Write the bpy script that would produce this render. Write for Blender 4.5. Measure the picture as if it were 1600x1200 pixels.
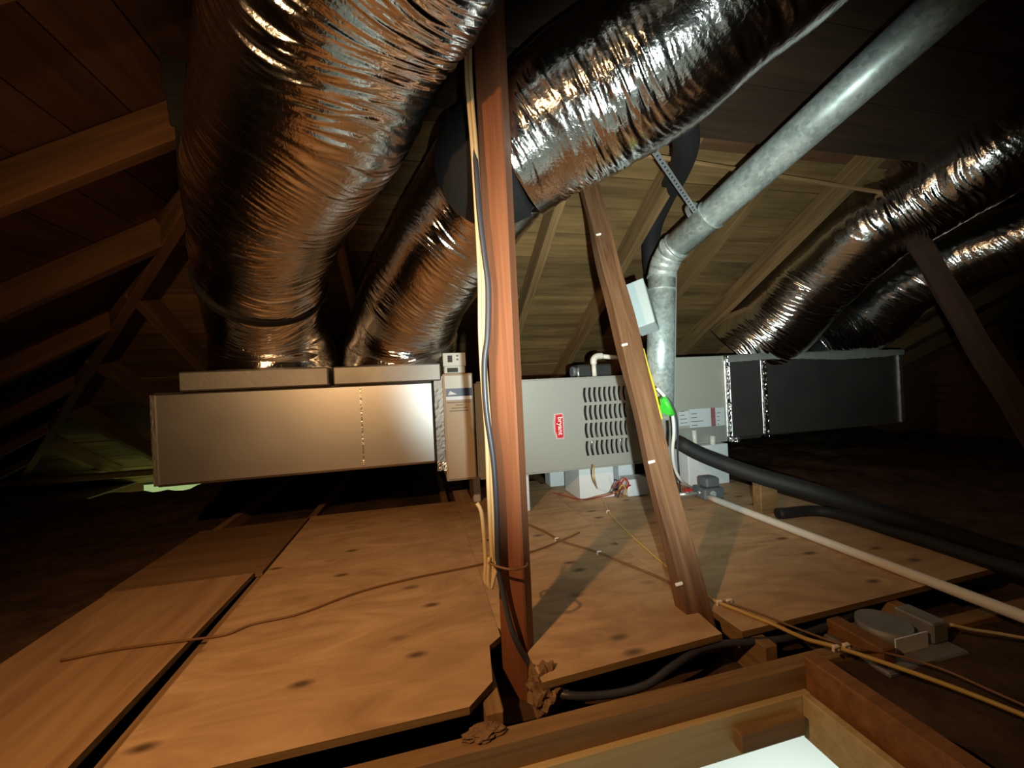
import bpy, math, random
import numpy as np
from mathutils import Vector, Matrix

random.seed(7)
SC = bpy.context.scene
COL = SC.collection
for o in list(bpy.data.objects):
    bpy.data.objects.remove(o)

# ------------------------------------------------------------------ camera
# House axes: X along the duct trunk and the eave, Y towards the back eave, Z up; the plywood deck is z = 0.
CAMZ, FPX = 0.68, 620.0
YAW, ROLL = math.radians(-13.3), math.radians(2.7)
FW = Vector((-math.sin(YAW), math.cos(YAW), 0.0))
R0 = Vector((math.cos(YAW), math.sin(YAW), 0.0))
U0 = Vector((0, 0, 1))
RT = math.cos(ROLL) * R0 - math.sin(ROLL) * U0
UP = math.cos(ROLL) * U0 + math.sin(ROLL) * R0
CAM = Vector((0, 0, CAMZ))
cd = bpy.data.cameras.new('camera')
cd.sensor_fit = 'HORIZONTAL'
cd.sensor_width = 36.0
cd.lens = FPX / 1600.0 * 36.0
cd.clip_start = 0.02
cam = bpy.data.objects.new('camera', cd)
COL.objects.link(cam)
cam.matrix_world = Matrix(((RT.x, UP.x, -FW.x, CAM.x), (RT.y, UP.y, -FW.y, CAM.y), (RT.z, UP.z, -FW.z, CAM.z), (0, 0, 0, 1)))
SC.camera = cam

# ------------------------------------------------------------------ light
W = bpy.data.worlds.new('world')
SC.world = W
W.use_nodes = True
W.node_tree.nodes['Background'].inputs[0].default_value = (0.62, 0.85, 0.33, 1)   # daylight off the garden, seen only under the eave
W.node_tree.nodes['Background'].inputs[1].default_value = 0.5

def lamp(name, kind, loc, energy, color, radius=0.03, aim=None, spot=None, blend=0.3, size=None):
    l = bpy.data.lights.new(name, kind)
    l.energy = energy
    l.color = color
    if kind == 'AREA':
        l.size = size
    else:
        l.shadow_soft_size = radius
    if spot:
        l.spot_size = math.radians(spot)
        l.spot_blend = blend
    o = bpy.data.objects.new(name, l)
    COL.objects.link(o)
    o.location = loc
    if aim is not None:
        o.rotation_euler = (Vector(aim) - Vector(loc)).to_track_quat('-Z', 'Y').to_euler()
    return o

lamp('warm_work_light', 'SPOT', (-0.60, 0.22, 1.17), 62.0, (1.0, 0.56, 0.24), 0.022, aim=(-0.02, 1.50, 0.35), spot=138, blend=1.0)
FL = CAM + RT * 0.10 + UP * -0.05
lamp('flashlight', 'SPOT', FL, 215.0, (0.86, 1.0, 0.93), 0.012, aim=FL + FW + RT * 0.26 + UP * 0.19, spot=77, blend=1.0)
lamp('downstairs_ceiling_lamp', 'AREA', (1.6, 1.2, -0.30), 21.0, (0.90, 1.0, 0.93), aim=(1.6, 1.2, -2), size=0.8)

SC.view_settings.view_transform = 'Standard'
SC.view_settings.look = 'None'
SC.view_settings.gamma = 1.0
SC.view_settings.use_curve_mapping = False
SC.view_settings.exposure = 0.0

# ------------------------------------------------------------------ helpers
def ray(u, v):
    return FW + RT * ((u - 800) / FPX) - UP * ((v - 600) / FPX)

def at(u, v, d):
    """point on the sight line of a photograph pixel at depth d (metres in front of the lens)"""
    return CAM + ray(u, v) * d

def flr(u, v, z=0.0):
    r = ray(u, v)
    return CAM + r * ((z - CAMZ) / r.z)

def tag(o, label=None, cat=None, group=None, kind=None):
    if label: o['label'] = label
    if cat: o['category'] = cat
    if group: o['group'] = group
    if kind: o['kind'] = kind
    return o

def empty(name, loc, label=None, cat=None, group=None, kind=None):
    o = bpy.data.objects.new(name, None)
    COL.objects.link(o)
    o.location = loc
    o.empty_display_size = 0.05
    return tag(o, label, cat, group, kind)

def world_loc(o):
    l = Vector(o.location)
    while o.parent:
        o = o.parent
        l += Vector(o.location)
    return l

def link(name, me, mat, parent=None, loc=(0, 0, 0), rot=None):
    """me in local coordinates about loc (world); parents carry translation only"""
    o = bpy.data.objects.new(name, me)
    COL.objects.link(o)
    if mat is not None:
        if len(me.materials) == 0:
            me.materials.append(mat)
    loc = Vector(loc)
    if parent is not None:
        o.parent = parent
        loc = loc - world_loc(parent)
    o.location = loc
    if rot is not None:
        o.rotation_mode = 'QUATERNION'
        o.rotation_quaternion = rot
    return o

def mesh(name, verts, faces, smooth=False):
    me = bpy.data.meshes.new(name)
    me.from_pydata([tuple(v) for v in verts], [], faces)
    if smooth:
        me.polygons.foreach_set('use_smooth', [True] * len(me.polygons))
    me.update()
    return me

def box_mesh(name, sx, sy, sz, bev=0.0):
    """box about the origin with chamfered edges"""
    hx, hy, hz = sx / 2, sy / 2, sz / 2
    b = min(bev, hx * 0.9, hy * 0.9, hz * 0.9)
    if b <= 0:
        v = [(x, y, z) for x in (-hx, hx) for y in (-hy, hy) for z in (-hz, hz)]
        f = [(0, 1, 3, 2), (4, 6, 7, 5), (0, 4, 5, 1), (2, 3, 7, 6), (0, 2, 6, 4), (1, 5, 7, 3)]
        return mesh(name, v, f)
    v, idx = [], {}
    for sxg in (-1, 1):
        for syg in (-1, 1):
            for szg in (-1, 1):
                for ax in range(3):
                    p = [sxg * (hx - b), syg * (hy - b), szg * (hz - b)]
                    p[ax] = (sxg, syg, szg)[ax] * (hx, hy, hz)[ax]
                    idx[(sxg, syg, szg, ax)] = len(v)
                    v.append(tuple(p))
    f = []
    I = lambda a, b_, c, ax: idx[(a, b_, c, ax)]
    for s in (-1, 1):
        q = [I(s, -1, -1, 0), I(s, 1, -1, 0), I(s, 1, 1, 0), I(s, -1, 1, 0)]
        f.append(tuple(q if s > 0 else q[::-1]))
        q = [I(-1, s, -1, 1), I(-1, s, 1, 1), I(1, s, 1, 1), I(1, s, -1, 1)]
        f.append(tuple(q if s > 0 else q[::-1]))
        q = [I(-1, -1, s, 2), I(1, -1, s, 2), I(1, 1, s, 2), I(-1, 1, s, 2)]
        f.append(tuple(q if s > 0 else q[::-1]))
    for s in (-1, 1):
        for t in (-1, 1):
            q = [I(s, t, -1, 0), I(s, t, 1, 0), I(s, t, 1, 1), I(s, t, -1, 1)]
            f.append(tuple(q if s * t < 0 else q[::-1]))
            q = [I(s, -1, t, 0), I(s, 1, t, 0), I(s, 1, t, 2), I(s, -1, t, 2)]
            f.append(tuple(q if s * t > 0 else q[::-1]))
            q = [I(-1, s, t, 1), I(1, s, t, 1), I(1, s, t, 2), I(-1, s, t, 2)]
            f.append(tuple(q if s * t < 0 else q[::-1]))
            for r_ in (-1, 1):
                q = [I(s, t, r_, 0), I(s, t, r_, 1), I(s, t, r_, 2)]
                f.append(tuple(q if s * t * r_ > 0 else q[::-1]))
    return mesh(name, v, f)

def box(name, x0, x1, y0, y1, z0, z1, mat, parent=None, bev=0.003):
    me = box_mesh(name, x1 - x0, y1 - y0, z1 - z0, bev)
    return link(name, me, mat, parent, ((x0 + x1) / 2, (y0 + y1) / 2, (z0 + z1) / 2))

def beam(name, p0, p1, w, d, mat, parent=None, up=(0, 0, 1), bev=0.003):
    """lumber from p0 to p1: local X along it, w across (local Y), d along 'up' (local Z)"""
    p0, p1 = Vector(p0), Vector(p1)
    x = (p1 - p0).normalized()
    z = Vector(up)
    z = (z - x * z.dot(x)).normalized()
    y = z.cross(x)
    q = Matrix((x, y, z)).transposed().to_quaternion()
    return link(name, box_mesh(name, (p1 - p0).length, w, d, bev), mat, parent, (p0 + p1) / 2, q)

def spline(pts, n):
    """Catmull-Rom through the points, n samples, even in arc length; pts may be any-dimensional"""
    p = np.array(pts, float)
    p = np.vstack([2 * p[0] - p[1], p, 2 * p[-1] - p[-2]])
    out = []
    for i in range(1, len(p) - 2):
        for t in np.linspace(0, 1, 40, endpoint=False):
            a, b, c, d = p[i - 1], p[i], p[i + 1], p[i + 2]
            out.append(0.5 * (2 * b + (c - a) * t + (2 * a - 5 * b + 4 * c - d) * t * t + (3 * b - a - 3 * c + d) * t ** 3))
    out.append(p[-2])
    out = np.array(out)
    seg = np.linalg.norm(np.diff(out[:, :3], axis=0), axis=1)
    s = np.concatenate([[0], np.cumsum(seg)])
    ss = np.linspace(0, s[-1], n)
    return np.stack([np.interp(ss, s, out[:, k]) for k in range(out.shape[1])], 1), ss

def frames(c):
    t = np.gradient(c, axis=0)
    t /= np.linalg.norm(t, axis=1)[:, None] + 1e-12
    n = np.zeros_like(c)
    a = np.array([0, 0, 1.0]) if abs(t[0][2]) < 0.8 else np.array([0, -1.0, 0])
    v = a - t[0] * a.dot(t[0])
    n[0] = v / np.linalg.norm(v)
    for i in range(1, len(c)):
        v = n[i - 1] - t[i] * n[i - 1].dot(t[i])
        n[i] = v / np.linalg.norm(v)
    return t, n, np.cross(t, n)

def fast_mesh(name, V, m, k, caps=True):
    """tube of m rings of k points"""
    i = np.arange(m - 1)[:, None] * k
    j = np.arange(k)[None, :]
    jn = (j + 1) % k
    F = np.stack([i + j, i + jn, i + k + jn, i + k + j], -1).reshape(-1, 4)
    loops = F.ravel()
    starts = np.arange(len(F)) * 4
    tot = np.full(len(F), 4)
    if caps:
        loops = np.concatenate([loops, np.arange(k)[::-1], (m - 1) * k + np.arange(k)])
        starts = np.concatenate([starts, [len(F) * 4, len(F) * 4 + k]])
        tot = np.concatenate([tot, [k, k]])
    me = bpy.data.meshes.new(name)
    me.vertices.add(len(V))
    me.vertices.foreach_set('co', V.astype(np.float32).ravel())
    me.loops.add(len(loops))
    me.loops.foreach_set('vertex_index', loops.astype(np.int32))
    me.polygons.add(len(starts))
    me.polygons.foreach_set('loop_start', starts.astype(np.int32))
    me.polygons.foreach_set('loop_total', tot.astype(np.int32))
    sm = np.ones(len(starts), bool)
    if caps: sm[-2:] = False
    me.polygons.foreach_set('use_smooth', sm)
    me.update(calc_edges=True)
    return me

def tube(name, pts, r, mat, parent=None, seg=10, n=None, smooth=True, caps=True):
    p = [list(q) + [r] if not isinstance(q[-1], tuple) and len(q) == 3 else list(q) for q in pts]
    if smooth and len(p) > 2:
        n = n or max(8, 6 * len(p))
        c, _ = spline(p, n)
    else:
        c = np.array(p, float)
    rad, c = c[:, 3], c[:, :3]
    o = c[0].copy()
    t, a, b = frames(c)
    th = np.linspace(0, 2 * np.pi, seg, endpoint=False)
    V = c[:, None, :] + rad[:, None, None] * (np.cos(th)[None, :, None] * a[:, None, :] + np.sin(th)[None, :, None] * b[:, None, :])
    return link(name, fast_mesh(name, (V - o).reshape(-1, 3), len(c), seg, caps), mat, parent, o)

RNG = np.random.default_rng(5)
def noise2(x, y, py, seed):
    """smooth gradient-like noise, periodic in y with period py (integer lattice)"""
    r = np.random.default_rng(seed)
    tab = r.uniform(0, 2 * np.pi, (512, py))
    xi, yi = np.floor(x).astype(int), np.floor(y).astype(int)
    xf, yf = x - xi, y - yi
    u = xf ** 3 * (xf * (xf * 6 - 15) + 10)
    v = yf ** 3 * (yf * (yf * 6 - 15) + 10)
    def g(ix, iy, dx, dy):
        a = tab[ix % 512, iy % py]
        return np.cos(a) * dx + np.sin(a) * dy
    a = g(xi, yi, xf, yf) * (1 - u) + g(xi + 1, yi, xf - 1, yf) * u
    b = g(xi, yi + 1, xf, yf - 1) * (1 - u) + g(xi + 1, yi + 1, xf - 1, yf - 1) * u
    return (a * (1 - v) + b * v) * 1.4

def foil_tube(name, pts, mat, parent, seed, step=0.0035, k=240, amp=1.0, squash=1.0, skew=0.25):
    """insulated flexible duct: crumpled foil sleeve swept along pts = (x, y, z, radius)"""
    c0, ss0 = spline(pts, 50)
    m = int(ss0[-1] / step)
    c, ss = spline(pts, m)
    rad, c = c[:, 3], c[:, :3]
    t, a, b = frames(c)
    th = np.linspace(0, 2 * np.pi, k, endpoint=False)
    S, T = np.meshgrid(ss, th / (2 * np.pi), indexing='ij')
    wob = noise2(S * 3 + 7, T * 5, 5, seed)
    S2 = S + 0.05 * wob + skew * 0.06 * np.sin(2 * np.pi * T + 3 * S)
    f1 = 1 - 2 * np.abs(noise2(S2 * 26, T * 6, 6, seed + 1))
    f2 = 1 - 2 * np.abs(noise2(S2 * 62 + 1.6 * wob, T * 10, 10, seed + 2))
    f3 = noise2(S2 * 100, T * 36, 36, seed + 3)
    big = noise2(S * 5, T * 4, 4, seed + 4)
    patch = np.clip(0.55 + 0.9 * noise2(S * 4 + 3, T * 5, 5, seed + 5), 0.12, 1)
    d = 0.010 * big + patch * (amp * 0.0024 * f1 + amp * 0.0017 * f2 + 0.0010 * f3)
    R = rad[:, None] + d
    V = c[:, None, :] + R[..., None] * (np.cos(th)[None, :, None] * a[:, None, :] * squash + np.sin(th)[None, :, None] * b[:, None, :])
    o = c[0].copy()
    return link(name, fast_mesh(name, (V - o).reshape(-1, 3), m, k), mat, parent, o)

# ------------------------------------------------------------------ materials
def nmat(name):
    m = bpy.data.materials.new(name)
    m.use_nodes = True
    nt = m.node_tree
    return m, nt, nt.nodes['Principled BSDF'], nt.nodes, nt.links

def plain(name, col, rough=0.5, metal=0.0, var=0.08, bump=0.0, scale=40, spec=0.5, coat=0.0):
    m, nt, p, N, L = nmat(name)
    tc = N.new('ShaderNodeTexCoord')
    nz = N.new('ShaderNodeTexNoise')
    nz.inputs['Scale'].default_value = scale
    nz.inputs['Detail'].default_value = 4
    L.new(tc.outputs['Object'], nz.inputs['Vector'])
    mx = N.new('ShaderNodeMix')
    mx.data_type = 'RGBA'
    mx.inputs[6].default_value = tuple(c * (1 - var) for c in col) + (1,)
    mx.inputs[7].default_value = tuple(min(1, c * (1 + var)) for c in col) + (1,)
    L.new(nz.outputs['Fac'], mx.inputs[0])
    L.new(mx.outputs[2], p.inputs['Base Color'])
    p.inputs['Roughness'].default_value = rough
    p.inputs['Metallic'].default_value = metal
    p.inputs['Specular IOR Level'].default_value = spec
    p.inputs['Coat Weight'].default_value = coat
    if bump:
        b = N.new('ShaderNodeBump')
        b.inputs['Strength'].default_value = bump
        b.inputs['Distance'].default_value = 0.002
        L.new(nz.outputs['Fac'], b.inputs['Height'])
        L.new(b.outputs[0], p.inputs['Normal'])
    return m

def wood(name, dark, light, grain=(1.3, 16, 16), rough=0.75, knots=0.0, var=0.25, bump=0.25, flat=False, swirl=0.6):
    """grain runs along the piece's local X"""
    m, nt, p, N, L = nmat(name)
    tc = N.new('ShaderNodeTexCoord')
    oi = N.new('ShaderNodeObjectInfo')
    off = N.new('ShaderNodeVectorMath'); off.operation = 'SCALE'
    off.inputs[0].default_value = (13.7, 5.1, 9.3)
    L.new(oi.outputs['Random'], off.inputs['Scale'])
    add = N.new('ShaderNodeVectorMath'); add.operation = 'ADD'
    L.new(tc.outputs['Object'], add.inputs[0]); L.new(off.outputs[0], add.inputs[1])
    mp = N.new('ShaderNodeMapping')
    mp.inputs['Scale'].default_value = grain
    L.new(add.outputs[0], mp.inputs['Vector'])
    n1 = N.new('ShaderNodeTexNoise')
    n1.inputs['Scale'].default_value = 1.6; n1.inputs['Detail'].default_value = 6; n1.inputs['Roughness'].default_value = 0.62
    n1.inputs['Distortion'].default_value = swirl
    L.new(mp.outputs[0], n1.inputs['Vector'])
    n2 = N.new('ShaderNodeTexNoise')
    n2.inputs['Scale'].default_value = 2.3; n2.inputs['Detail'].default_value = 3
    L.new(add.outputs[0], n2.inputs['Vector'])
    cr = N.new('ShaderNodeValToRGB')
    cr.color_ramp.elements[0].position = 0.30; cr.color_ramp.elements[0].color = dark + (1,)
    cr.color_ramp.elements[1].position = 0.68; cr.color_ramp.elements[1].color = light + (1,)
    L.new(n1.outputs['Fac'], cr.inputs[0])
    # blotches and per-piece tone
    m1 = N.new('ShaderNodeMath'); m1.operation = 'MULTIPLY_ADD'
    m1.inputs[1].default_value = var * 1.6; m1.inputs[2].default_value = 1 - var
    L.new(n2.outputs['Fac'], m1.inputs[0])
    m2 = N.new('ShaderNodeMath'); m2.operation = 'MULTIPLY_ADD'
    m2.inputs[1].default_value = var; m2.inputs[2].default_value = 1 - var * 0.5
    L.new(oi.outputs['Random'], m2.inputs[0])
    m3 = N.new('ShaderNodeMath'); m3.operation = 'MULTIPLY'
    L.new(m1.outputs[0], m3.inputs[0]); L.new(m2.outputs[0], m3.inputs[1])
    mul = N.new('ShaderNodeVectorMath'); mul.operation = 'SCALE'
    L.new(cr.outputs[0], mul.inputs[0]); L.new(m3.outputs[0], mul.inputs['Scale'])
    out = mul.outputs[0]
    if knots:
        mk = N.new('ShaderNodeMapping')
        mk.inputs['Scale'].default_value = (4.2 * knots, 9.0 * knots, 9.0 * knots)
        L.new(add.outputs[0], mk.inputs['Vector'])
        vo = N.new('ShaderNodeTexVoronoi'); vo.inputs['Scale'].default_value = 1.0; vo.inputs['Randomness'].default_value = 1.0
        if flat: vo.voronoi_dimensions = '2D'
        L.new(mk.outputs[0], vo.inputs['Vector'])
        kr = N.new('ShaderNodeValToRGB')
        kr.color_ramp.elements[0].position = 0.035; kr.color_ramp.elements[0].color = (1, 1, 1, 1)
        kr.color_ramp.elements[1].position = 0.13; kr.color_ramp.elements[1].color = (0, 0, 0, 1)
        L.new(vo.outputs['Distance'], kr.inputs[0])
        mxk = N.new('ShaderNodeMix'); mxk.data_type = 'RGBA'
        mxk.inputs[7].default_value = tuple(c * 0.32 for c in dark) + (1,)
        sep = N.new('ShaderNodeSeparateColor'); L.new(vo.outputs['Color'], sep.inputs[0])
        thr = N.new('ShaderNodeMapRange'); thr.inputs['From Min'].default_value = 0.45; thr.inputs['From Max'].default_value = 0.85; L.new(sep.outputs[0], thr.inputs[0])
        kf = N.new('ShaderNodeMath'); kf.operation = 'MULTIPLY'; L.new(kr.outputs[0], kf.inputs[0]); L.new(thr.outputs[0], kf.inputs[1])
        L.new(kf.outputs[0], mxk.inputs[0]); L.new(out, mxk.inputs[6])
        out = mxk.outputs[2]
    L.new(out, p.inputs['Base Color'])
    p.inputs['Roughness'].default_value = rough
    p.inputs['Specular IOR Level'].default_value = 0.3
    if bump:
        b = N.new('ShaderNodeBump'); b.inputs['Strength'].default_value = bump; b.inputs['Distance'].default_value = 0.003
        L.new(n1.outputs['Fac'], b.inputs['Height']); L.new(b.outputs[0], p.inputs['Normal'])
    return m

def foil(name, col, rough, scale=60, bump=0.3, dist=0.004, rvar=0.1):
    m, nt, p, N, L = nmat(name)
    tc = N.new('ShaderNodeTexCoord')
    nz = N.new('ShaderNodeTexNoise')
    nz.inputs['Scale'].default_value = scale; nz.inputs['Detail'].default_value = 5; nz.inputs['Distortion'].default_value = 0.8
    L.new(tc.outputs['Object'], nz.inputs['Vector'])
    n2 = N.new('ShaderNodeTexNoise'); n2.inputs['Scale'].default_value = 4; n2.inputs['Detail'].default_value = 3
    L.new(tc.outputs['Object'], n2.inputs['Vector'])
    mr = N.new('ShaderNodeMapRange'); mr.inputs['To Min'].default_value = rough - rvar; mr.inputs['To Max'].default_value = rough + rvar
    L.new(n2.outputs['Fac'], mr.inputs[0]); L.new(mr.outputs[0], p.inputs['Roughness'])
    p.inputs['Base Color'].default_value = col + (1,)
    p.inputs['Metallic'].default_value = 1.0
    b = N.new('ShaderNodeBump'); b.inputs['Strength'].default_value = bump; b.inputs['Distance'].default_value = dist
    L.new(nz.outputs['Fac'], b.inputs['Height']); L.new(b.outputs[0], p.inputs['Normal'])
    return m

def galvanised(name):
    m, nt, p, N, L = nmat(name)
    tc = N.new('ShaderNodeTexCoord')
    vo = N.new('ShaderNodeTexVoronoi'); vo.inputs['Scale'].default_value = 75
    L.new(tc.outputs['Object'], vo.inputs['Vector'])
    n2 = N.new('ShaderNodeTexNoise'); n2.inputs['Scale'].default_value = 11; n2.inputs['Detail'].default_value = 5
    L.new(tc.outputs['Object'], n2.inputs['Vector'])
    cr = N.new('ShaderNodeValToRGB')
    cr.color_ramp.elements[0].position = 0.3; cr.color_ramp.elements[0].color = (0.40, 0.47, 0.455, 1)
    cr.color_ramp.elements[1].position = 0.75; cr.color_ramp.elements[1].color = (0.72, 0.80, 0.775, 1)
    mx = N.new('ShaderNodeMath'); mx.operation = 'MULTIPLY_ADD'; mx.inputs[1].default_value = 0.45
    L.new(vo.outputs['Color'], mx.inputs[0]); L.new(n2.outputs['Fac'], mx.inputs[2])
    sb = N.new('ShaderNodeMath'); sb.operation = 'SUBTRACT'; sb.inputs[1].default_value = 0.2
    L.new(mx.outputs[0], sb.inputs[0]); L.new(sb.outputs[0], cr.inputs[0])
    L.new(cr.outputs[0], p.inputs['Base Color'])
    p.inputs['Metallic'].default_value = 0.45
    p.inputs['Roughness'].default_value = 0.42
    return m

def insulation_mat(name, c0, c1):
    m, nt, p, N, L = nmat(name)
    tc = N.new('ShaderNodeTexCoord')
    nz = N.new('ShaderNodeTexNoise'); nz.inputs['Scale'].default_value = 9; nz.inputs['Detail'].default_value = 9; nz.inputs['Roughness'].default_value = 0.7
    L.new(tc.outputs['Object'], nz.inputs['Vector'])
    cr = N.new('ShaderNodeValToRGB')
    cr.color_ramp.elements[0].position = 0.3; cr.color_ramp.elements[0].color = c0 + (1,)
    cr.color_ramp.elements[1].position = 0.75; cr.color_ramp.elements[1].color = c1 + (1,)
    L.new(nz.outputs['Fac'], cr.inputs[0]); L.new(cr.outputs[0], p.inputs['Base Color'])
    p.inputs['Roughness'].default_value = 1.0
    p.inputs['Specular IOR Level'].default_value = 0.1
    b = N.new('ShaderNodeBump'); b.inputs['Strength'].default_value = 0.8; b.inputs['Distance'].default_value = 0.02
    L.new(nz.outputs['Fac'], b.inputs['Height']); L.new(b.outputs[0], p.inputs['Normal'])
    return m

M = dict(
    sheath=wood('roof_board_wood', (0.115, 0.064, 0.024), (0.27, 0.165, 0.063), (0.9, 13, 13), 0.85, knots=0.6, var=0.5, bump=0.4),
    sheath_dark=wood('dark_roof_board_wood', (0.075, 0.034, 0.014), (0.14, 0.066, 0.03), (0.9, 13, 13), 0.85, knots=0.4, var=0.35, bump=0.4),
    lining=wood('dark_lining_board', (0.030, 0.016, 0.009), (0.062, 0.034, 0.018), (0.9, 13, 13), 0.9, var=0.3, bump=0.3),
    dark_brace=wood('dark_brace_wood', (0.035, 0.018, 0.012), (0.07, 0.036, 0.022), (1.4, 20, 20), 0.8, var=0.3),  # darker brown than the other brace
    rafter=wood('rafter_wood', (0.125, 0.068, 0.027), (0.25, 0.15, 0.06), (1.2, 20, 20), 0.8, var=0.25),
    rafter_dark=wood('old_rafter_wood', (0.11, 0.055, 0.024), (0.20, 0.105, 0.045), (1.2, 20, 20), 0.8, var=0.25),
    ply=wood('plywood_face', (0.40, 0.235, 0.115), (0.62, 0.40, 0.215), (1.7, 4.6, 4.6), 0.6, knots=0.85, var=0.32, bump=0.15, swirl=2.2, flat=True),
    ply_streak=wood('streaked_plywood_face', (0.33, 0.18, 0.085), (0.52, 0.31, 0.15), (7.0, 0.9, 7.0), 0.6, var=0.18, bump=0.12, swirl=1.4),
    ply_old=wood('old_board_face', (0.15, 0.08, 0.035), (0.25, 0.14, 0.065), (1.0, 9, 9), 0.8, var=0.25, bump=0.2),
    ply_edge=wood('plywood_edge', (0.16, 0.09, 0.03), (0.30, 0.18, 0.07), (1.0, 20, 90), 0.85, var=0.2),
    post=wood('red_fir_post', (0.15, 0.052, 0.024), (0.25, 0.092, 0.042), (1.1, 26, 26), 0.5, var=0.28, bump=0.2),
    brace=wood('fir_brace', (0.10, 0.042, 0.019), (0.22, 0.112, 0.055), (1.4, 20, 20), 0.6, var=0.3, bump=0.35, swirl=1.3),
    framing=wood('framing_lumber', (0.20, 0.11, 0.045), (0.38, 0.225, 0.095), (1.2, 20, 20), 0.75, var=0.25),
    framing_red=wood('reddish_framing_lumber', (0.17, 0.07, 0.025), (0.30, 0.135, 0.05), (1.2, 20, 20), 0.75, var=0.25),
    pine=wood('pale_pine_board', (0.50, 0.36, 0.16), (0.68, 0.52, 0.27), (1.0, 18, 18), 0.6, knots=0.5, var=0.15),
    foil=foil('crumpled_foil_sleeve', (0.83, 0.82, 0.81), 0.145, 85, 0.35, 0.003, 0.05),
    foil_flat=foil('foil_duct_board', (0.62, 0.62, 0.62), 0.44, 16, 0.05, 0.004, 0.05),
    foil_tape=foil('crinkled_foil_tape', (0.85, 0.85, 0.86), 0.22, 90, 0.7, 0.004, 0.06),
    foil_dull=foil('dusty_foil', (0.36, 0.36, 0.355), 0.58, 30, 0.2, 0.004, 0.1),
    galv=galvanised('galvanised_steel'),
    strap=plain('zinc_strap', (0.72, 0.76, 0.78), 0.35, 0.8, 0.05),
    hole=plain('dark_hole', (0.01, 0.01, 0.012), 0.9),
    black=plain('black_foam_rubber', (0.009, 0.009, 0.010), 0.7, 0, 0.3, 0.4, 60),
    blackmatte=plain('black_webbing', (0.005, 0.005, 0.006), 0.9, 0, 0.2),
    grey_paint=plain('warm_grey_painted_steel', (0.40, 0.405, 0.375), 0.38, 0.25, 0.02),
    coil_paint=plain('beige_grey_painted_steel', (0.48, 0.475, 0.41), 0.42, 0.1, 0.02),
    inside=plain('dark_steel_inside', (0.03, 0.03, 0.03), 0.7),
    badge_red=plain('red_enamel', (0.62, 0.012, 0.02), 0.35),
    white=plain('white_paint', (0.82, 0.82, 0.80), 0.5, 0, 0.03),
    foam=plain('white_foam_block', (0.72, 0.77, 0.82), 0.8, 0, 0.04, 0.2, 120),
    pvc=plain('white_plastic_pipe', (0.78, 0.74, 0.66), 0.35, 0, 0.05),
    pvc_box=plain('pale_grey_plastic', (0.40, 0.47, 0.48), 0.5, 0, 0.03),
    carton=plain('tan_panel', (0.47, 0.36, 0.25), 0.6, 0.0, 0.05, 0.1, 60),
    carton_grey=plain('grey_panel', (0.50, 0.49, 0.45), 0.5, 0.1, 0.04),
    navy=plain('navy_print', (0.02, 0.03, 0.10), 0.4),
    paper=plain('white_label_paper', (0.70, 0.74, 0.78), 0.5, 0, 0.04),
    ink=plain('dark_print', (0.13, 0.11, 0.10), 0.6),
    pink=plain('dull_red_print', (0.35, 0.12, 0.14), 0.6),
    cream=plain('cream_cable_jacket', (0.62, 0.47, 0.25), 0.4, 0, 0.06),
    slate=plain('slate_cable_jacket', (0.045, 0.048, 0.062), 0.4, 0, 0.1),
    yellow=plain('yellow_cable_jacket', (0.55, 0.36, 0.09), 0.4, 0, 0.06),
    bright_yellow=plain('bright_yellow_wire', (0.85, 0.66, 0.02), 0.4, 0, 0.04),
    brown_wire=plain('brown_wire_jacket', (0.20, 0.10, 0.04), 0.5, 0, 0.1),
    red_wire=plain('red_wire_jacket', (0.35, 0.05, 0.03), 0.5, 0, 0.1),
    staple=plain('white_staple', (0.80, 0.72, 0.60), 0.4),
    green=plain('green_tape', (0.07, 0.62, 0.05), 0.4, 0, 0.06),
    pump=plain('grey_pump_plastic', (0.13, 0.15, 0.17), 0.5, 0, 0.1),
    dust=plain('dusty_sheet_metal', (0.26, 0.25, 0.24), 0.6, 0.4, 0.5, 0.3, 18),
    insul=insulation_mat('brown_attic_insulation', (0.045, 0.025, 0.015), (0.13, 0.075, 0.045)),
    tuft=insulation_mat('brown_fibre_tuft', (0.16, 0.09, 0.045), (0.36, 0.22, 0.12)),
    dusty_cover=plain('dusty_grey_cover', (0.26, 0.29, 0.28), 0.7, 0.2, 0.25, 0.2, 14),
    board_back=plain('ceiling_board_back', (0.16, 0.11, 0.07), 0.9, 0, 0.2),
    room=plain('white_room_paint', (0.80, 0.84, 0.80), 0.8, 0, 0.01),
)

# ------------------------------------------------------------------ roof and shell
EY, EX, SL = 4.70, -3.735, 0.54         # back eave, left eave, roof slope
CS = 1 / math.sqrt(1 + SL * SL)
BACK_N = Vector((0, -SL, -1)).normalized()      # towards the attic
LEFT_N = Vector((SL, 0, -1)).normalized()
XR = 5.4
HIPC = EX + EY                          # on the hip: X + Y = HIPC

def zb(y): return (EY - y) * SL
def zl(x): return (x - EX) * SL

def prism(name, quad, off, mat, parent):
    """flat polygon given as world points, thickened by vector off; local X runs along its first edge"""
    quad = [Vector(q) for q in quad]
    off = Vector(off)
    c = sum(quad, Vector()) / len(quad)
    x = (quad[1] - quad[0]).normalized()
    z = off.normalized()
    y = z.cross(x).normalized()
    Q = Matrix((x, y, z)).transposed()
    inv = Q.transposed()
    v = [inv @ (q - c) for q in quad] + [inv @ (q + off - c) for q in quad]
    n = len(quad)
    f = [tuple(range(n))[::-1], tuple(range(n, 2 * n))] + [(i, (i + 1) % n, n + (i + 1) % n, n + i) for i in range(n)]
    return link(name, mesh(name, v, f), mat, parent, c, Q.to_quaternion())

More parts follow.
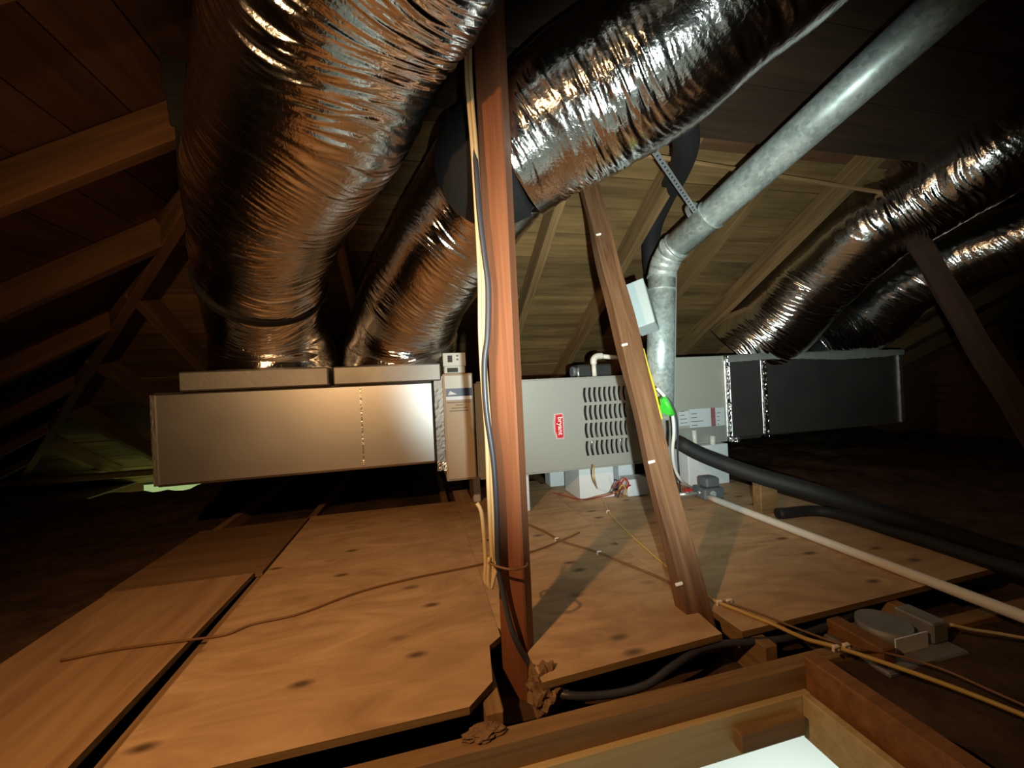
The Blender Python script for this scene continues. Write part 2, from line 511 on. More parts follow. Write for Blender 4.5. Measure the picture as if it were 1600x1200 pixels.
roof_back = empty('roof_back', (1, EY, 0), 'board-sheathed rear roof slope with rafters, falling to the far eave', kind='structure')
roof_left = empty('roof_left', (EX, 0, 0), 'dark hipped roof slope with rafters at the left', kind='structure')
BW = 0.166
# the sheathing boards of the rear slope, one by one from the eave up
y = EY + 0.35
i = 0
while y > 0.02:
    y1 = max(y - BW * CS, 0.0)
    ya, yb = y - 0.002, y1 + 0.002
    j = random.uniform(-0.003, 0.003)
    lift = BACK_N * -j
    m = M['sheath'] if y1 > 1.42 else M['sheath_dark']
    xs = [HIPC - ya - 0.02] + sorted(random.sample([0.35, 1.25, 2.1, 3.0, 3.9, -0.5, -1.4], 2)) + [XR]
    xs = [xs[0]] + [x for x in xs[1:] if x > HIPC - yb + 0.3]
    for a, b in zip(xs[:-1], xs[1:]):
        a2 = a if a != xs[0] else HIPC - yb - 0.02
        q = [Vector((a + .001, ya, zb(ya))), Vector((b - .001, ya, zb(ya))), Vector((b - .001, yb, zb(yb))), Vector((a2 + .001, yb, zb(yb)))]
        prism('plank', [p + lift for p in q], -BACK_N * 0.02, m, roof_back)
    y = y1
    i += 1
# the boards of the left slope
x = EX - 0.30
while x < HIPC - 0.02:
    x1 = x + BW * CS
    xa, xb = x + 0.002, min(x1, HIPC) - 0.002
    lift = LEFT_N * random.uniform(-0.003, 0.003)
    q = [Vector((xa, HIPC - xa, zl(xa))), Vector((xa, -(HIPC - xa), zl(xa))), Vector((xb, -(HIPC - xb), zl(xb))), Vector((xb, HIPC - xb, zl(xb)))]
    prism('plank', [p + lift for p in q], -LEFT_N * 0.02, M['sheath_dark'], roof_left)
    x = x1
# rafters
RD, RW = 0.115, 0.046
for k in range(-1, 18):
    X = -2.81 + 0.497 * k
    if X > XR - 0.05: break
    top_y = max(0.02, HIPC - X + 0.03)
    p0, p1 = Vector((X, EY - 0.12, zb(EY - 0.12))), Vector((X, top_y, zb(top_y)))
    if p1.y > EY - 0.4: continue
    beam('rafter', p0 + BACK_N * (RD / 2 + .004), p1 + BACK_N * (RD / 2 + .004), RW, RD, M['rafter'], roof_back, up=BACK_N)
for k in range(-4, 7):
    Y = 1.47 + 0.51 * k
    x_top = HIPC - abs(Y) - 0.03
    if x_top < EX + 0.6: continue
    p0, p1 = Vector((EX + 0.12, Y, zl(EX + 0.12))), Vector((x_top, Y, zl(x_top)))
    beam('rafter', p0 + LEFT_N * (RD / 2 + .004), p1 + LEFT_N * (RD / 2 + .004), RW, RD, M['rafter_dark'], roof_left, up=LEFT_N)
h0, h1 = Vector((EX + 0.15, EY - 0.15, zl(EX + 0.15) - 0.07)), Vector((HIPC - 0.05, 0.05, zl(HIPC - 0.05) - 0.07))
tag(beam('hip_rafter', h0, h1, 0.045, 0.135, M['rafter_dark'], roof_left))
# upper part of the rear slope is boarded over beneath the rafters with dark planks
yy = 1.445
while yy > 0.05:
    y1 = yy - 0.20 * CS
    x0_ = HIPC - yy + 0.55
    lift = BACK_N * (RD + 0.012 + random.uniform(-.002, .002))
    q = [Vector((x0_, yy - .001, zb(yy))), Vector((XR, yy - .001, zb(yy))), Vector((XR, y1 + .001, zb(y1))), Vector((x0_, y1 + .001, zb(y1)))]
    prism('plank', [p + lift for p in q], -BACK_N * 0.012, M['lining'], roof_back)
    yy = y1
# slopes behind the lens, the gable and the ridge close the attic
o = prism('roof_front', [(EX, -EY, 0), (XR, -EY, 0), (XR, 0.02, zb(0)), (HIPC, 0.02, zb(0))], (0, 0.0, 0.02), M['sheath_dark'], None)
tag(o, 'near roof slope behind the hatch', kind='structure')
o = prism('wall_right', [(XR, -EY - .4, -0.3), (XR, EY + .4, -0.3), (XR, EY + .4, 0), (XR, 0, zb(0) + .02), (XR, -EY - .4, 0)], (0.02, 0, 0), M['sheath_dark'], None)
tag(o, 'dark board gable wall at the far right', kind='structure')
for nm, q, n_ in (('light_seal_sheet', [(EX - .5, EY + .5, zb(EY + .5)), (XR + .1, EY + .5, zb(EY + .5)), (XR + .1, -0.05, zb(-0.05)), (HIPC - .05, -0.05, zb(-0.05))], BACK_N),
                  ('light_seal_sheet', [(EX - .5, EY + .5, zl(EX - .5)), (HIPC + .05, 0, zl(HIPC + .05)), (EX - .5, -EY - .5, zl(EX - .5))], LEFT_N)):
    prism(nm, [Vector(p) - n_ * 0.03 for p in q], -n_ * 0.004, M['blackmatte'], roof_back if n_ is BACK_N else roof_left)  # unseen sheets above the planks, added to stop light leaking between them
# thin pole nailed across the rafters
o = beam('lath_strip', Vector((0.80, 1.44, zb(1.44) - 0.165)), Vector((2.45, 1.52, zb(1.52) - 0.160)), 0.016, 0.016, M['framing'])
tag(o, 'thin pale wood strip running across the roof rafters behind the vent pipe', 'wood strip')

# attic floor: ceiling boards below, joists, insulation
HX0, HX1, HY0, HY1 = -0.42, 0.862, -0.60, 0.777
fl = empty('floor', (0, 2, -0.2), 'dark attic floor of ceiling boards and joists under the plywood', kind='structure')
zt, zbm = -0.17, -0.185
def slab(x0, x1, y0, y1): box('ceiling_board', x0, x1, y0, y1, zbm, zt, M['board_back'], fl, 0)
slab(-4.3, HX0 - .02, -5.1, 4.05); slab(HX1 + .02, XR, -5.1, 5.2)
slab(HX0 - .02, HX1 + .02, HY1 + .02, 5.2); slab(HX0 - .02, HX1 + .02, -5.1, HY0 - .02)
slab(-4.3, -2.95, 4.05, 5.2); slab(-2.10, HX0 - .02, 4.05, 5.2)       # between them the open vent slot under the eave
for X in (-1.09, -0.626, 0.128, 0.850, 1.35):
    beam('joist', (X, 0.845, -0.095), (X, 3.9, -0.098), 0.040, 0.145, M['framing'], fl)
for X in (-1.09,):
    beam('joist', (X, -1.5, -0.092), (X, 0.84, -0.092), 0.045, 0.145, M['framing'], fl)
box('wall_plate', EX + .1, XR, 4.22, 4.31, 0.015, 0.06, M['rafter_dark'], fl)
box('wall_plate', EX + .1, EX + .18, -4.2, 4.22, -0.1, 0.03, M['rafter_dark'], fl)
# eave boards that close the edges of the roof outside
box('fascia_board', EX - .45, -2.95, 5.10, 5.13, -0.6, 0.0, M['rafter_dark'], fl, 0)
box('fascia_board', -2.10, XR, 5.10, 5.13, -0.6, 0.0, M['rafter_dark'], fl, 0)
box('fascia_board', EX - .45, EX - .42, -5.1, 5.10, -0.6, -0.02, M['rafter_dark'], fl, 0)
box('fascia_board', EX - .45, XR, -5.1, -5.07, -0.6, 0.05, M['rafter_dark'], fl, 0)

def heap():
    gx = np.arange(-3.64, XR, 0.055); gy = np.arange(-4.2, 4.25, 0.055)
    X, Y = np.meshgrid(gx, gy, indexing='ij')
    n = noise2((X + 10) * 2.3, (Y + 10) * 2.3, 64, 11) * 0.035 + noise2((X + 10) * 7, (Y + 10) * 7, 256, 12) * 0.022 + noise2((X + 10) * 16, (Y + 10) * 16, 512, 13) * 0.010
    Z = -0.065 + n
    under = (X > -1.2) & (X < 2.02) & (Y > 0.80) & (Y < 2.5)
    Z = np.where(under, -0.125 + n * 0.6, Z)
    Z = np.where((X > 0.93) & (Y < 0.86) & (X < 2.6), -0.055 + n * 0.5, Z)
    Z = np.where((X < -1.1) & (Y > 3.3), Z - 0.03, Z)
    keep = ~((X > HX0 - 0.10) & (X < HX1 + 0.09) & (Y > HY0 - 0.15) & (Y < 0.86)) & ~((X > -3.05) & (X < -2.0) & (Y > 4.08))
    idx = np.arange(X.size).reshape(X.shape)
    f = []
    for a in range(X.shape[0] - 1):
        for b in range(X.shape[1] - 1):
            if keep[a, b] and keep[a + 1, b] and keep[a, b + 1] and keep[a + 1, b + 1]:
                f.append((idx[a, b], idx[a + 1, b], idx[a + 1, b + 1], idx[a, b + 1]))
    return mesh('insulation', np.stack([X, Y, Z], -1).reshape(-1, 3), f, True)
tag(link('insulation', heap(), M['insul']), 'loose brown insulation filling the attic floor around the plywood', 'insulation', kind='stuff')

# ------------------------------------------------------------------ hatch
hatch = empty('trim_1', (HX1, HY1, -0.17), 'wooden framing and pale pine lining around the attic hatch', kind='structure')
box('header', -1.7, 1.95, 0.790, 0.828, -0.168, -0.042, M['framing'], hatch)
box('trimmer', 0.893, 0.938, -1.4, 0.796, -0.168, -0.024, M['framing_red'], hatch)
box('trimmer', -0.50, -0.455, -1.4, 0.796, -0.168, -0.024, M['framing_red'], hatch)
box('jamb', HX0 - .02, HX1 + .028, HY1, HY1 + 0.019, -0.200, -0.100, M['pine'], hatch, 0.002)
box('jamb', HX1, HX1 + 0.022, HY0, HY1 - .001, -0.200, -0.098, M['pine'], hatch, 0.002)
box('jamb', HX0 - .022, HX0, HY0, HY1 - .001, -0.200, -0.098, M['pine'], hatch, 0.002)
box('jamb', HX0 - .02, HX1 + .02, HY0 - .02, HY0, -0.200, -0.098, M['pine'], hatch, 0.002)
box('stop_block', 0.665, 0.845, HY1 - 0.024, HY1 - 0.0005, -0.172, -0.128, M['framing'], hatch)
# the bright room below
room = empty('wall_room_below', (1.2, 1.2, -2.6), 'bright white walls and floor of the room seen down through the hatch', kind='structure')
box('room_floor', -0.8, 3.4, -0.9, 3.4, -1.45, -1.40, M['room'], room, 0)
box('room_wall', 3.4, 3.45, -0.9, 3.4, -1.4, -0.19, M['room'], room, 0)
box('room_wall', -0.8, 3.4, 3.4, 3.45, -1.4, -0.19, M['room'], room, 0)
box('room_wall', -0.8, 3.4, -0.95, -0.9, -1.4, -0.19, M['room'], room, 0)
box('room_wall', -0.85, -0.8, -0.9, 3.4, -1.4, -0.19, M['room'], room, 0)

# ------------------------------------------------------------------ plywood deck
def sheet(label, pts, mat, z=0.0, th=0.017, tilt=0.0):
    """sheet of plywood with a separate edge look"""
    pts = [Vector((p[0], p[1], 0)) for p in pts]
    c = sum(pts, Vector()) / len(pts)
    n = len(pts)
    top = [(p - c) for p in pts]
    v = [(p.x, p.y, 0) for p in top] + [(p.x, p.y, -th) for p in top]
    f = [tuple(range(n)), tuple(range(2 * n - 1, n - 1, -1))] + [(i, n + i, n + (i + 1) % n, (i + 1) % n) for i in range(n)]
    me = mesh('plywood_sheet', v, f)
    me.materials.append(mat); me.materials.append(M['ply_edge'])
    for pl in me.polygons:
        pl.material_index = 0 if pl.index == 0 else 1
    o = link('plywood_sheet', me, None, None, (c.x, c.y, z))
    return tag(o, label, 'plywood sheet', 'plywood sheets of the attic deck')
sheet('large knotty plywood sheet left of the upright post, under the foil duct', [(-0.605, 0.845), (0.075, 0.848), (0.135, 0.905), (0.150, 1.03), (0.1855, 1.06), (0.1855, 2.38), (-0.605, 2.40)], M['ply'])
sheet('plywood sheet between the upright post and the leaning brace', [(0.243, 0.868), (0.745, 0.893), (0.755, 1.06), (0.7713, 1.14), (0.7713, 2.66), (0.1862, 2.62), (0.1862, 1.10), (0.235, 1.00)], M['ply'])
sheet('plywood sheet to the right of the leaning brace under the white pipe', [(0.80, 0.885), (1.24, 0.896), (1.93, 0.915), (1.93, 2.52), (0.772, 2.56), (0.772, 1.14), (0.79, 1.05)], M['ply'])
sheet('orange streaky plywood strip at the lower left', [(-1.115, 0.35), (-0.690, 0.35), (-0.648, 1.725), (-1.115, 1.725)], M['ply_streak'])
sheet('dark worn plywood piece beyond the streaky strip at the left', [(-1.13, 1.732), (-0.622, 1.735), (-0.618, 2.40), (-1.13, 2.37)], M['ply_old'], -0.004)

# ------------------------------------------------------------------ furnace line
def rounded_panel_with_slots(name, x0, x1, z0, z1, y, slots_x, slots_z, mat, parent, th=0.012, bow=0.006):
    """front panel whose louvre slots are real openings; slots_x, slots_z = lists of (a, b)"""
    xs = sorted({x0, x1} | {v for s in slots_x for v in s})
    zs = {z0, z1}
    for a, b in slots_z:
        zs |= set(np.linspace(a, b, 7))
    zs = sorted(zs)
    def curve(x, z):
        for a, b in slots_z:
            if a - 1e-6 <= z <= b + 1e-6 and slots_x[0][0] - 1e-6 <= x <= slots_x[-1][1] + 1e-6:
                t = (z - a) / (b - a)
                return x - bow * math.sin(math.pi * t) + bow * 0.5 * (1 - t)
        return x
    v, idx = [], {}
    for l, yy in enumerate((y, y + th)):
        for i, x in enumerate(xs):
            for k, z in enumerate(zs):
                idx[(l, i, k)] = len(v)
                v.append((curve(x, z), yy, z))
    def openc(i, k):
        xm, zm = (xs[i] + xs[i + 1]) / 2, (zs[k] + zs[k + 1]) / 2
        return any(a < xm < b for a, b in slots_x) and any(a < zm < b for a, b in slots_z)
    f = []
    nx, nz = len(xs) - 1, len(zs) - 1
    for i in range(nx):
        for k in range(nz):
            if openc(i, k): continue
            f.append((idx[0, i, k], idx[0, i + 1, k], idx[0, i + 1, k + 1], idx[0, i, k + 1]))
            f.append((idx[1, i, k], idx[1, i, k + 1], idx[1, i + 1, k + 1], idx[1, i + 1, k]))
            for di, dk, e in ((-1, 0, ((i, k + 1), (i, k))), (1, 0, ((i + 1, k), (i + 1, k + 1))), (0, -1, ((i, k), (i + 1, k))), (0, 1, ((i + 1, k + 1), (i, k + 1)))):
                ii, kk = i + di, k + dk
                if not (0 <= ii < nx and 0 <= kk < nz) or openc(ii, kk):
                    (a, b), (c, d) = e
                    f.append((idx[0, a, b], idx[1, a, b], idx[1, c, d], idx[0, c, d]))
    c = Vector(((x0 + x1) / 2, y, (z0 + z1) / 2))
    return link(name, mesh(name, [Vector(p) - c for p in v], f), mat, parent, c)

FY = 2.0
furn = empty('furnace', (0.85, 2.28, 0.205), 'grey horizontal gas furnace with a red badge and louvred front panel on white blocks', 'furnace')
box('cabinet', 0.275, 1.43, FY + 0.15, 2.56, 0.212, 0.69, M['grey_paint'], furn, 0.004)
box('cabinet_side', 0.275, 0.287, FY + 0.013, FY + 0.15, 0.212, 0.69, M['grey_paint'], furn, 0)
box('cabinet_side', 1.205, 1.217, FY + 0.013, FY + 0.15, 0.212, 0.69, M['grey_paint'], furn, 0)
box('cabinet_top', 0.287, 1.205, FY + 0.013, FY + 0.15, 0.680, 0.69, M['grey_paint'], furn, 0)
box('cabinet_bottom', 0.287, 1.205, FY + 0.013, FY + 0.15, 0.212, 0.222, M['grey_paint'], furn, 0)
box('burner_compartment', 0.30, 1.19, FY + 0.13, FY + 0.149, 0.23, 0.67, M['inside'], furn, 0)
sx = [(0.868 + k * 0.0295, 0.868 + k * 0.0295 + 0.0165) for k in range(9)]
sz = [(0.272 + r * 0.0965, 0.272 + r * 0.0965 + 0.080) for r in range(4)]
rounded_panel_with_slots('front_panel', 0.285, 1.205, 0.208, 0.694, FY, sx, sz, M['grey_paint'], furn)
box('panel_flange', 0.285, 1.205, FY - 0.012, FY - 0.0002, 0.692, 0.700, M['grey_paint'], furn, 0.002)
box('panel_flange', 0.285, 1.205, FY - 0.010, FY - 0.0002, 0.204, 0.212, M['grey_paint'], furn, 0.002)
for k in range(6):     # shiny valve fittings glimpsed behind the louvres
    tube('gas_fitting', [(0.93 + k * 0.035, FY + .06, 0.30 + 0.06 * (k % 5)), (0.93 + k * 0.035, FY + .06, 0.36 + 0.06 * (k % 5))], 0.006, M['strap'], furn, 8, smooth=False)
for X in (0.62, 0.70, 0.905, 1.15):
    tube('screw', [(X, FY + .03, 0.69), (X, FY + .03, 0.702)], 0.006, M['strap'], furn, 8, smooth=False)
# badge: red pointed plate with a white rim, lettering reads downwards
def badge(name, s, y, th, mat, parent):
    cx, cz = 0.7185, 0.444
    p = [(-0.024, 0.066), (0.020, 0.068), (0.026, 0.060), (0.026, -0.060), (0.020, -0.068), (-0.018, -0.066), (-0.020, -0.045), (-0.029, -0.028), (-0.029, 0.028), (-0.024, 0.045)]
    q = [Vector((cx + a * s[0], y, cz + b * s[1])) for a, b in p]
    c = Vector((cx, y, cz))
    n = len(q)
    v = [a - c for a in q] + [a - c + Vector((0, th, 0)) for a in q]
    f = [tuple(range(n))[::-1], tuple(range(n, 2 * n))] + [(i, (i + 1) % n, n + (i + 1) % n, n + i) for i in range(n)]
    me = mesh(name, v, f)
    return link(name, me, mat, parent, c)
bd = badge('badge', (1.0, 1.0), FY - 0.004, 0.004, M['paper'], furn)
badge('badge_face', (0.91, 0.965), FY - 0.0052, 0.0012, M['badge_red'], bd)
badge('badge_line', (0.80, 0.915), FY - 0.0056, 0.0004, M['paper'], bd)
badge('badge_field', (0.755, 0.90), FY - 0.0060, 0.0004, M['badge_red'], bd)
def text(name, body, size, loc, rot, mat, parent):
    cu = bpy.data.curves.new(name, 'FONT')
    cu.body = body
    cu.size = size
    cu.align_x = 'CENTER'; cu.align_y = 'CENTER'
    cu.extrude = 0.0003
    cu.offset = 0.0006
    tmp = bpy.data.objects.new(name, cu)
    me = bpy.data.meshes.new_from_object(tmp)
    bpy.data.objects.remove(tmp)
    o = link(name, me, mat, parent, loc)
    o.rotation_euler = rot
    return o
tx = text('lettering', 'bryant', 0.0375, (0.7235, FY - 0.0068, 0.446), (math.radians(90), math.radians(90), 0), M['white'], bd)

# white blocks the furnace stands on
def block(label, x0, x1, y0, y1, z0, z1, mat=None):
    return tag(box('support_block', x0, x1, y0, y1, z0, z1, mat or M['foam'], None, 0.004), label, 'support block', 'blocks under the furnace line')
block('thin white block edge under the furnace beside the upright post', 0.520, 0.548, 2.03, 2.38, 0.003, 0.211)
block('wide white foam block under the middle of the furnace louvres', 0.862, 1.075, 2.10, 2.34, 0.003, 0.211)
block('pale block deep under the furnace left of the wide white block', 0.80, 0.90, 2.44, 2.55, 0.003, 0.211)
block('pale blue block under the furnace end behind the leaning brace', 1.16, 1.27, 2.20, 2.42, 0.001, 0.211)
block('low pale block on the plywood under the furnace end', 1.14, 1.27, 2.06, 2.17, 0.003, 0.10)
block('large pale blue foam block under the coil cabinet', 1.57, 1.86, 2.10, 2.42, 0.001, 0.247)
block('small white block under the furnace behind the tan filter cabinet', 0.285, 0.325, 2.30, 2.5, 0.003, 0.211)

# filter / air cleaner cabinet
fc = empty('filter_cabinet', (0.19, 2.2, 0.21), 'tan air cleaner cabinet with a dark blue label beside the upright post', 'air cleaner')
box('cabinet', 0.118, 0.268, 1.99, 2.50, 0.212, 0.745, M['carton'], fc, 0.004)
box('door', 0.125, 0.262, 1.978, 1.9898, 0.222, 0.738, M['carton'], fc, 0.003)
box('door_top_sheen', 0.127, 0.260, 1.9755, 1.9778, 0.672, 0.735, M['carton_grey'], fc, 0)  # grey plate: cool reflection at the top of the tan door, put into colour
lb = box('label', 0.131, 0.259, 1.9765, 1.9778, 0.612, 0.671, M['navy'], fc, 0)
box('label_band', 0.131, 0.259, 1.9758, 1.9764, 0.614, 0.632, M['paper'], lb, 0)
o = prism('label_swoosh', [(0.141, 1.9758, 0.640), (0.185, 1.9758, 0.642), (0.170, 1.9758, 0.650), (0.152, 1.9758, 0.660)], (0, 0.0005, 0), M['paper'], lb)
for k, (a, b) in enumerate(((0.135, 0.255), (0.175, 0.215), (0.155, 0.235), (0.145, 0.240))):
    box('print_line', a, b, 1.9772, 1.9779, 0.600 - k * 0.014, 0.604 - k * 0.014, M['ink'], fc, 0)
cb = empty('control_box', (0.175, 2.02, 0.745), 'small pale control box with a dark window on the filter cabinet', 'control box')
box('housing', 0.128, 0.232, 1.985, 2.06, 0.7455, 0.846, M['carton_grey'], cb, 0.004)
box('face_plate', 0.124, 0.236, 1.979, 1.9848, 0.782, 0.848, M['carton_grey'], cb, 0.002)
box('window', 0.147, 0.170, 1.977, 1.9789, 0.802, 0.835, M['inside'], cb, 0)
box('display', 0.143, 0.196, 1.981, 1.9849, 0.752, 0.774, M['inside'], cb, 0)
for a in (0.815, 0.833):
    box('button', 0.190, 0.200, 1.9772, 1.9789, a - .004, a + .004, M['ink'], cb, 0)

# return trunk (foil faced duct board)
tr = empty('main_duct', (-0.5, 2.28, 0.30), 'long flat foil-faced duct trunk carrying two fat flexible ducts', 'duct trunk')
box('duct_body', -1.13, 0.075, 2.03, 2.52, 0.302, 0.714, M['foil_flat'], tr, 0.012)
box('collar_plate', -1.005, -0.405, 1.995, 2.585, 0.7142, 0.800, M['foil_dull'], tr, 0.006)
box('collar_plate', -0.385, 0.113, 1.998, 2.62, 0.7142, 0.800, M['foil_dull'], tr, 0.006)
def crinkle_strip(name, x0, x1, z0, z1, y, mat, parent, seed, amp=0.006, nx=10, nz=70):
    r = np.random.default_rng(seed)
    v, f = [], []
    for l in (0, 1):
        for i in range(nx + 1):
            for k in range(nz + 1):
                e = r.normal(0, amp) if l == 0 else 0
                v.append((x0 + (x1 - x0) * i / nx + (r.normal(0, amp * .6) if i in (0, nx) else 0), y - (0.006 + abs(e) if l == 0 else -0.004), z0 + (z1 - z0) * k / nz))
    n1 = (nx + 1) * (nz + 1)
    g = lambda l, i, k: l * n1 + i * (nz + 1) + k
    for i in range(nx):
        for k in range(nz):
            f.append((g(0, i, k), g(0, i + 1, k), g(0, i + 1, k + 1), g(0, i, k + 1)))
            f.append((g(1, i, k), g(1, i, k + 1), g(1, i + 1, k + 1), g(1, i + 1, k)))
    for i in range(nx):
        f.append((g(0, i, 0), g(1, i, 0), g(1, i + 1, 0), g(0, i + 1, 0)))
        f.append((g(0, i, nz), g(0, i + 1, nz), g(1, i + 1, nz), g(1, i, nz)))
    for k in range(nz):
        f.append((g(0, 0, k), g(0, 0, k + 1), g(1, 0, k + 1), g(1, 0, k)))
        f.append((g(0, nx, k), g(1, nx, k), g(1, nx, k + 1), g(0, nx, k + 1)))
    c = Vector(((x0 + x1) / 2, y, (z0 + z1) / 2))
    return link(name, mesh(name, [Vector(p) - c for p in v], f), mat, parent, c)
crinkle_strip('foil_tape', 0.076, 0.117, 0.268, 0.735, 2.012, M['foil_dull'], tr, 3, 0.0012, 4, 40)
crinkle_strip('foil_tape', 0.075, 0.125, 0.268, 0.315, 2.00, M['foil_tape'], tr, 9, 0.004, 7, 8)
box('seam_tape', -0.275, -0.268, 2.0285, 2.0298, 0.315, 0.70, M['foil_tape'], tr, 0)
crinkle_strip('end_tape', -1.128, -1.112, 0.31, 0.705, 2.030, M['foil_dull'], tr, 4, 0.0005, 3, 30)

# coil cabinet and supply plenum
CY = 2.15
co = empty('coil_cabinet', (1.67, 2.37, 0.25), 'beige-grey coil cabinet with a row of printed labels behind the vent pipe', 'coil cabinet')
box('cabinet', 1.44, 1.905, CY, 2.60, 0.250, 0.797, M['coil_paint'], co, 0.004)
box('lower_panel', 1.452, 1.893, CY - 0.006, CY - 0.0003, 0.258, 0.355, M['grey_paint'], co, 0.002)
for a, b, z0, z1, m in ((1.555, 1.628, 0.372, 0.462, 'paper'), (1.632, 1.785, 0.352, 0.470, 'paper'), (1.786, 1.818, 0.350, 0.470, 'pink'), (1.819, 1.885, 0.347, 0.468, 'paper')):
    st = box('label', a, b, CY - 0.0022, CY - 0.0004, z0, z1, M[m], co, 0)
    for r_ in range(4):
        w_ = (b - a) * random.uniform(0.25, 0.75)
        box('print_line', a + .008, a + .008 + w_, CY - 0.0027, CY - 0.0023, z0 + .015 + r_ * .024, z0 + .019 + r_ * .024, M['ink'], st, 0)
tube('drain_stub', [(1.640, CY - .03, 0.24), (1.632, CY - .035, 0.345)], 0.014, M['pvc'], co, 12, smooth=False)
tube('drain_stub', [(1.765, CY - .03, 0.23), (1.768, CY - .03, 0.30)], 0.016, M['pvc'], co, 12, smooth=False)
tube('drain_elbow', [(1.640, CY + .002, 0.262), (1.640, CY - .03, 0.262)], 0.015, M['pvc'], co, 12, smooth=False)

pl = empty('supply_plenum', (2.65, 2.38, 0.25), 'dark foil-wrapped supply plenum box at the right end of the furnace line', 'plenum')
box('duct_body', 2.20, 3.42, CY + 0.01, 2.66, 0.262, 0.785, M['foil_flat'], pl, 0.014)
box('collar_section', 1.906, 2.199, CY - 0.01, 2.64, 0.252, 0.792, M['foil_flat'], pl, 0.028)
crinkle_strip('foil_tape', 1.905, 1.925, 0.25, 0.79, CY - 0.008, M['foil_tape'], pl, 21, 0.003, 5, 60)
crinkle_strip('foil_tape', 2.185, 2.215, 0.26, 0.785, CY - 0.006, M['foil_tape'], pl, 22, 0.0025, 5, 60)
crinkle_strip('foil_tape', 1.91, 1.97, 0.247, 0.275, CY - 0.012, M['foil_tape'], pl, 23, 0.008, 8, 8)
crinkle_strip('corner_tape', 3.395, 3.425, 0.27, 0.785, CY + 0.008, M['foil_dull'], pl, 24, 0.001, 3, 30)
def dusty_lid():
    v, f = [], []
    nx, ny = 60, 12
    r = np.random.default_rng(4)
    for i in range(nx + 1):
        for j in range(ny + 1):
            u, w = i / nx, j / ny
            edge = min(u, 1 - u) * 6
            if j == 0:
                v.append((1.915 + 1.50 * u, CY - 0.020, 0.752 + 0.010 * math.sin(7 * u) + r.normal(0, 0.002)))
            else:
                v.append((1.915 + 1.50 * u, CY - 0.022 + 0.50 * (j - 1) / (ny - 1), 0.797 + 0.014 * min(1, edge) * min(1, (j - 1) / 2) + r.normal(0, 0.002)))
    for i in range(nx):
        for j in range(ny):
            a = i * (ny + 1) + j
            f.append((a, a + ny + 1, a + ny + 2, a + 1))
    c = Vector((2.65, 2.4, 0.80))
    me = mesh('dusty_cover', [Vector(p) - c for p in v], f, True)
    return link('dusty_cover', me, M['dusty_cover'], pl, c)
dusty_lid()

# ------------------------------------------------------------------ flexible ducts
def dp(u, v, d, r):
    q = at(u, v, d)
    return (q.x, q.y, q.z, r)

d1 = empty('flexible_duct', (-0.5, 2.28, 0.75), 'largest fat foil-wrapped flexible duct rising at the left of the upright post', 'flexible duct', 'foil-wrapped flexible ducts')
D1 = [(-0.705, 2.295, 0.803, 0.292), (-0.705, 2.293, 0.875, 0.285), (-0.7016, 2.2279, 0.979, 0.27), (-0.686, 2.1078, 1.093, 0.2456), (-0.5917, 1.8096, 1.2444, 0.2382), (-0.4194, 1.4458, 1.371, 0.2442), (-0.2182, 1.1207, 1.4843, 0.2535), (-0.0858, 0.8834, 1.60, 0.2605), (0.0375, 0.7076, 1.677, 0.2671), (0.17, 0.50, 1.735, 0.265), (0.36, 0.22, 1.78, 0.26)]
foil_tube('foil_sleeve', D1, M['foil'], d1, 100, 0.0026, 260, 2.3)
d2 = empty('flexible_duct', (0.0, 2.3, 0.75), 'foil-wrapped flexible duct passing behind the upright post and down to the trunk', 'flexible duct', 'foil-wrapped flexible ducts')
D2 = [(-0.085, 2.31, 0.803, 0.305), (-0.083, 2.307, 0.875, 0.298), (-0.0585, 2.2325, 0.9645, 0.2834), (-0.0298, 2.1154, 1.0777, 0.2565), (0.1033, 1.8229, 1.246, 0.2375), (0.3265, 1.42, 1.4855, 0.2225)]
foil_tube('foil_sleeve', D2, M['foil'], d2, 200, 0.0028, 230, 1.9)
d3 = empty('flexible_duct', tuple(at(900, 175, 1.2)), 'foil-wrapped flexible duct slanting overhead to the right above the leaning brace', 'flexible duct', 'foil-wrapped flexible ducts')
D3 = [dp(800, 247, 1.29, 0.196), dp(850, 210, 1.25, 0.202), dp(901, 174, 1.20, 0.205), dp(1010, 100, 1.10, 0.205), dp(1129, -10, 0.99, 0.205), dp(1245, -125, 0.90, 0.205), dp(1400, -290, 0.83, 0.205)]
foil_tube('foil_sleeve', D3, M['foil'], d3, 300, 0.0028, 220, 1.15)
tube('black_elbow', [(0.31, 1.448, 1.470, 0.20), (0.335, 1.40, 1.495, 0.20), dp(770, 258, 1.31, 0.192), dp(803, 245, 1.285, 0.186)], 0.19, M['blackmatte'], d3, 40, 24)
# black hanging strap round the largest duct
st = empty('duct_strap', tuple(at(300, 400, 1.7)), 'black strap hanging from the dark rafter around the largest foil duct', 'strap')
c1, s1 = spline(D1, 400)
def ring_at(name, ctr, axis, r, w, th, mat, parent, seg=64, tiltv=None):
    axis = Vector(axis).normalized()
    a = axis.orthogonal().normalized(); b = axis.cross(a)
    v, f = [], []
    for i in range(seg):
        t = 2 * math.pi * i / seg
        d = a * math.cos(t) + b * math.sin(t)
        for (rr, ww) in ((r, -w / 2), (r + th, -w / 2), (r + th, w / 2), (r, w / 2)):
            v.append(d * rr + axis * ww)
    for i in range(seg):
        j = (i + 1) % seg
        for k in range(4):
            f.append((i * 4 + k, i * 4 + (k + 1) % 4, j * 4 + (k + 1) % 4, j * 4 + k))
    return link(name, mesh(name, v, f, False), mat, parent, ctr)
k1 = int(np.argmin(np.abs(c1[:, 2] - 1.195)))
